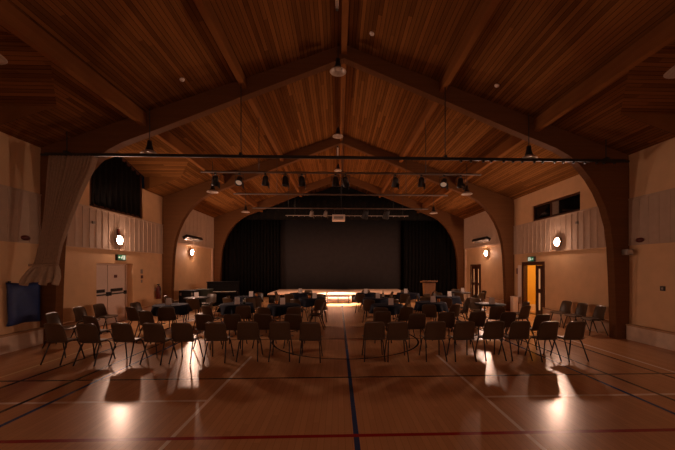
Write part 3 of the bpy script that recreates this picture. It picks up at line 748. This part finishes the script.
for i, (X, Y, ph, cl, rad) in enumerate(TAB):
    lab = 'round %stable, the %s' % ('navy-clothed ' if cl else '', ph)
    if proto_t is None:
        proto_t = thing('round_table', lab, 'table', (X, Y, 0), 0, 'round tables')
        bm = B(); lathe(bm, [(0, .705), (.45, .705), (.46, .712), (.46, .728), (.45, .735), (0, .735)], 36); obj('tabletop', bm, 'gloss', proto_t)
        bm = B(); lathe(bm, [(.30, .68), (.32, .68), (.32, .704), (.30, .704)], 28); obj('apron', bm, 'steel', proto_t)
        for a in range(4):
            bm = B(); c, s_ = math.cos(a * PI / 2 + .6), math.sin(a * PI / 2 + .6); tube(bm, [(c * .30, s_ * .30, .70), (c * .36, s_ * .36, 0)], .014); obj('leg', bm, 'steel', proto_t)
    else:
        t = copy_tree(proto_t); t.location = (X, Y, 0); t.rotation_euler = (0, 0, rnd.uniform(0, 1.5)); t['label'] = lab
    if cl:
        ph0 = rnd.uniform(0, 6)
        def cf(u, v, p=ph0):
            a = u * 2 * PI
            if v < .5: r, z = .478 * v / .5, .7385
            elif v < .6: r, z = .478 + .012 * (v - .5) / .1, .7385 - .02 * (v - .5) / .1
            else:
                k = (v - .6) / .4; w = math.sin(a * 9 + p) + .5 * math.sin(a * 14 + 2 * p)
                r, z = .492 + (.05 + .04 * w) * k ** 1.2, .7185 - .24 * k + .03 * math.sin(a * 4) * k
            return (r * math.cos(a), r * math.sin(a), z)
        bm = B(); sheet(bm, cf, 90, 14); bmesh.ops.remove_doubles(bm, verts=bm.verts[:], dist=1e-4)
        tag(obj('tablecloth', bm, 'navy', loc=(X, Y, 0)), 'navy cloth draped over the ' + ph, 'tablecloth', 'navy tablecloths')
    zt = .7395 if cl else .7355
    # a folded card on each table
    a = rnd.uniform(-.5, .5); cx, cy = X + rnd.uniform(-.12, .12), Y + rnd.uniform(-.2, .05)
    bm = B()
    for sgn in (-1, 1): sheet(bm, lambda u, v: (-.075 + .15 * u, sgn * (.05 - .046 * v), .20 * v), 1, 1, .003 * sgn, False)
    o = obj('table_card', bm, 'card', loc=(cx, cy, zt)); o.rotation_euler = (0, 0, a)
    tag(o, 'white folded card standing on the ' + ph, 'card', 'cards on the tables')
    if i in (1, 2, 4, 7, 8, 9):
        bx, by = cx + rnd.choice((-1, 1)) * .2, cy + .06
        if i % 2 == 0 or i == 7:
            t = thing('candle_jar', 'amber glass jar beside the card on the ' + ph, 'jar', (bx, by, zt), 0, 'amber jars')
            bm = B(); lathe(bm, [(0, 0), (.04, 0), (.045, .02), (.045, .10), (.04, .10), (.038, .02), (0, .015)], 14); obj('jar_glass', bm, 'amber', t)
            bm = B(); lathe(bm, [(0, .016), (.036, .016), (.036, .06), (0, .062)], 12); obj('wax', bm, 'label', t)
        else:
            t = thing('glass_bottle', 'dark glass bottle beside the card on the ' + ph, 'bottle', (bx, by, zt), 0, 'dark bottles')
            bm = B(); lathe(bm, [(0, 0), (.035, 0), (.037, .01), (.037, .16), (.014, .22), (.013, .28), (0, .28)], 14); obj('bottle_body', bm, 'green_glass', t)
            bm = B(); lathe(bm, [(.0375, .05), (.038, .05), (.038, .13), (.0375, .13)], 14); obj('bottle_label', bm, 'label', t)

# ------------------------------------------------------------------ chairs
def make_chair():
    r = thing('stacking_chair', 'x', 'chair')
    bm = B()
    def seat(u, v):
        x = (u - .5) * .44 * (1 - .06 * v); e = abs(2 * u - 1)
        y = .215 - .405 * v - (.03 * e ** 6 if v < .1 else 0)
        z = .428 - .022 * math.sin(PI * v) * (1 - e ** 3) + .012 * e ** 4 - .03 * max(0, .15 - v) / .15
        return (x, y, z)
    sheet(bm, seat, 10, 10, .012); obj('seat', bm, 'shell', r)
    bm = B()
    def back(u, v):
        e = abs(2 * u - 1)
        w = .445 - .05 * v - .03 * max(0, (v - .85) / .15) ** 2
        z = .408 + .388 * v - .022 * e ** 5 * v
        y = -.195 - .075 * v + .02 * math.sin(PI * v) + .035 * e ** 2 + (.03 * (1 - v) ** 4)
        return ((u - .5) * w, y, z)
    sheet(bm, back, 12, 10, .012); obj('backrest', bm, 'shell', r)
    for sx in (-1, 1):
        bm = B(); tube(bm, [(sx * .13, .06, .405), (sx * .165, .11, .40), (sx * .18, .14, .36), (sx * .215, .225, .0)], .013, 7); obj('leg', bm, 'steel', r)
        bm = B(); tube(bm, [(sx * .13, -.06, .405), (sx * .165, -.10, .40), (sx * .18, -.13, .36), (sx * .205, -.27, .0)], .013, 7); obj('leg', bm, 'steel', r)
    bm = B(); tube(bm, [(-.13, .06, .405), (.13, .06, .405)], .011, 6); tube(bm, [(-.13, -.06, .405), (.13, -.06, .405)], .011, 6); tube(bm, [(-.13, .06, .405), (-.13, -.06, .405)], .01, 6); tube(bm, [(.13, .06, .405), (.13, -.06, .405)], .01, 6)
    obj('seat_frame', bm, 'steel', r)
    return r
proto_c = make_chair(); first = [True]; PLACED = []
def chair(X, Y, rz, label, group):
    if first[0]: o = proto_c; first[0] = False
    else: o = copy_tree(proto_c)
    o.location = (X, Y, 0); o.rotation_euler = (0, 0, rz); o['label'] = label; o['group'] = group
    PLACED.append((X, Y)); return o
# rz > 0 turns the sitter to the left
FRONT = [(53, 6.28, -.45), (86, 6.22, -.32), (121, 6.3, -.28), (152, 6.3, -.22), (181, 6.35, -.3), (215, 6.4, -.08), (247.5, 6.5, .03), (279.5, 6.5, -.04), (310, 6.42, .0),
         (374.5, 6.5, .02), (398, 6.48, .05), (436, 6.5, .02), (465, 6.5, .1), (495, 6.55, .2), (521, 6.55, .2), (550, 6.5, .4), (577, 6.5, .32)]
for i, (px, zc, rz) in enumerate(FRONT):
    rz = rz * .3 + rnd.uniform(-.05, .05)
    X, Y = at(px, zc - .15)
    side = 'left of the aisle' if i < 9 else 'right of the aisle'
    n = ordl(8 - i if i < 9 else i - 9)
    lab = 'brown plastic chair in the row nearest the viewer, %s %s' % (n, side)
    if i == 0: lab = 'brown plastic chair at the far left end of the row nearest the viewer'
    if i == 16: lab = 'brown plastic chair at the far right end of the row nearest the viewer'
    chair(X - .22 * math.sin(rz), Y + .22 * math.cos(rz), rz, lab, 'brown chairs in the nearest row')
SECOND = [(89, 7.05, -.4), (145, 7.9, -.35), (203, 7.3, -.2), (232, 7.35, .1), (262, 7.4, -.1), (293, 7.4, .1), (383, 7.9, -.1), (417.5, 7.45, .05), (447, 7.7, .15), (478, 7.8, .1), (509, 7.7, .25), (543, 7.3, .35)]
for i, (px, zc, rz) in enumerate(SECOND):
    rz = rz * .5 + rnd.uniform(-.08, .08)
    X, Y = at(px, zc)
    lab = 'brown plastic chair just behind the nearest row, %s from the %s' % (ordl(i) if i < 6 else ordl(11 - i), 'left wall' if i < 6 else 'right wall')
    chair(X - .22 * math.sin(rz), Y + .22 * math.cos(rz), rz, lab, 'brown chairs in the second row')
# along the side walls
for i, y in enumerate((7.83, 8.95, 9.65)):
    chair(XL + (.75 if i == 0 else .48), y, -PI / 2 + .12 - .1 * i, 'brown plastic chair against the left wall, %s' % ('beside the blue mat', 'between the timber post and the exit doors', 'just left of the white exit doors')[i], 'chairs along the left wall')
for i, y in enumerate((8.72, 9.36, 10.0)):
    chair(XR - .48, y, PI / 2 + .1 * (i - 1), 'brown plastic chair against the right wall, %s of three from the timber post' % ordl(i), 'chairs along the right wall')
# around the tables
SIDE = {0: 'at the near left', 1: 'at the near right', 2: 'on the right side', 3: 'on the far side', 4: 'on the left side'}
for (X, Y, ph, cl, rad), k, deg in [(T_, k_, d_) for ps in (((0, -113), (1, -67)), ((2, -2), (3, 85), (4, 178))) for T_ in TAB for (k_, d_) in ps]:
    if True:
        a = math.radians(deg + rnd.uniform(-6, 6)); d = .90 + rnd.uniform(0, .08)
        cx, cy = X + d * math.cos(a), Y + d * math.sin(a)
        if -.52 < cx < .95 or cx < XL + .5 or cx > XR - .5: continue
        if any((cx - p) ** 2 + (cy - q) ** 2 < .58 ** 2 for p, q in PLACED): continue
        if any((cx - T[0]) ** 2 + (cy - T[1]) ** 2 < .86 ** 2 for T in TAB): continue
        if any(abs(cy - fy) < .5 and abs(cx - XC) > 6.6 for fy in FRAMES) or (cy > 13.9 and cx < -4.3) or cy > 15.6: continue
        if (cx - 4.85) ** 2 + (cy - 16.9) ** 2 < .8: continue
        chair(cx, cy, a + PI / 2 + rnd.uniform(-.12, .12), 'brown chair %s of the %s' % (SIDE[k], ph), 'chairs around the tables')

# ------------------------------------------------------------------ stage lighting (two lit lanterns on the farthest bar)
def spot(name, loc, aim, energy, angle, blend, col, size=.08):
    l = bpy.data.lights.new(name, 'SPOT'); l.energy = energy; l.spot_size = math.radians(angle); l.spot_blend = blend; l.color = col; l.shadow_soft_size = size
    o = bpy.data.objects.new(name, l); COL.objects.link(o); o.location = loc
    o.rotation_euler = (Vector(aim) - Vector(loc)).to_track_quat('-Z', 'Y').to_euler(); return o
for px in (311.7, 325.7):
    X = at(px, 15.3)[0]
    spot('stage_spotlight', (X, 15.45, BZ - .45), (0.0, 16.6, .2), 2200, 36, .9, (1, .68, .52))
    spot('stage_floodlight', (X, 15.47, BZ - .45), (-1.7 if px < 320 else 2.3, 17.3, .4), 480, 66, 1.0, (1, .56, .34))

# ------------------------------------------------------------------ world, camera, view
wd = bpy.data.worlds.new('night'); SC.world = wd; wd.use_nodes = True
wd.node_tree.nodes['Background'].inputs[0].default_value = (.0004, .0005, .0007, 1)
cam = bpy.data.cameras.new('camera'); co = bpy.data.objects.new('camera', cam); COL.objects.link(co)
cam.sensor_width = 36; cam.lens = 36 * F / 675; cam.clip_start = .05
co.location = (0, 0, CAMZ); co.rotation_euler = (PI / 2, 0, -TH)
cam.shift_x = -(CX - 337.5) / 675; cam.shift_y = (HY - 225) / 675
SC.camera = co
vs = SC.view_settings
vs.view_transform = 'Standard'; vs.look = 'None'; vs.gamma = 1; vs.exposure = 1.57
try: vs.use_curve_mapping = False
except Exception: pass
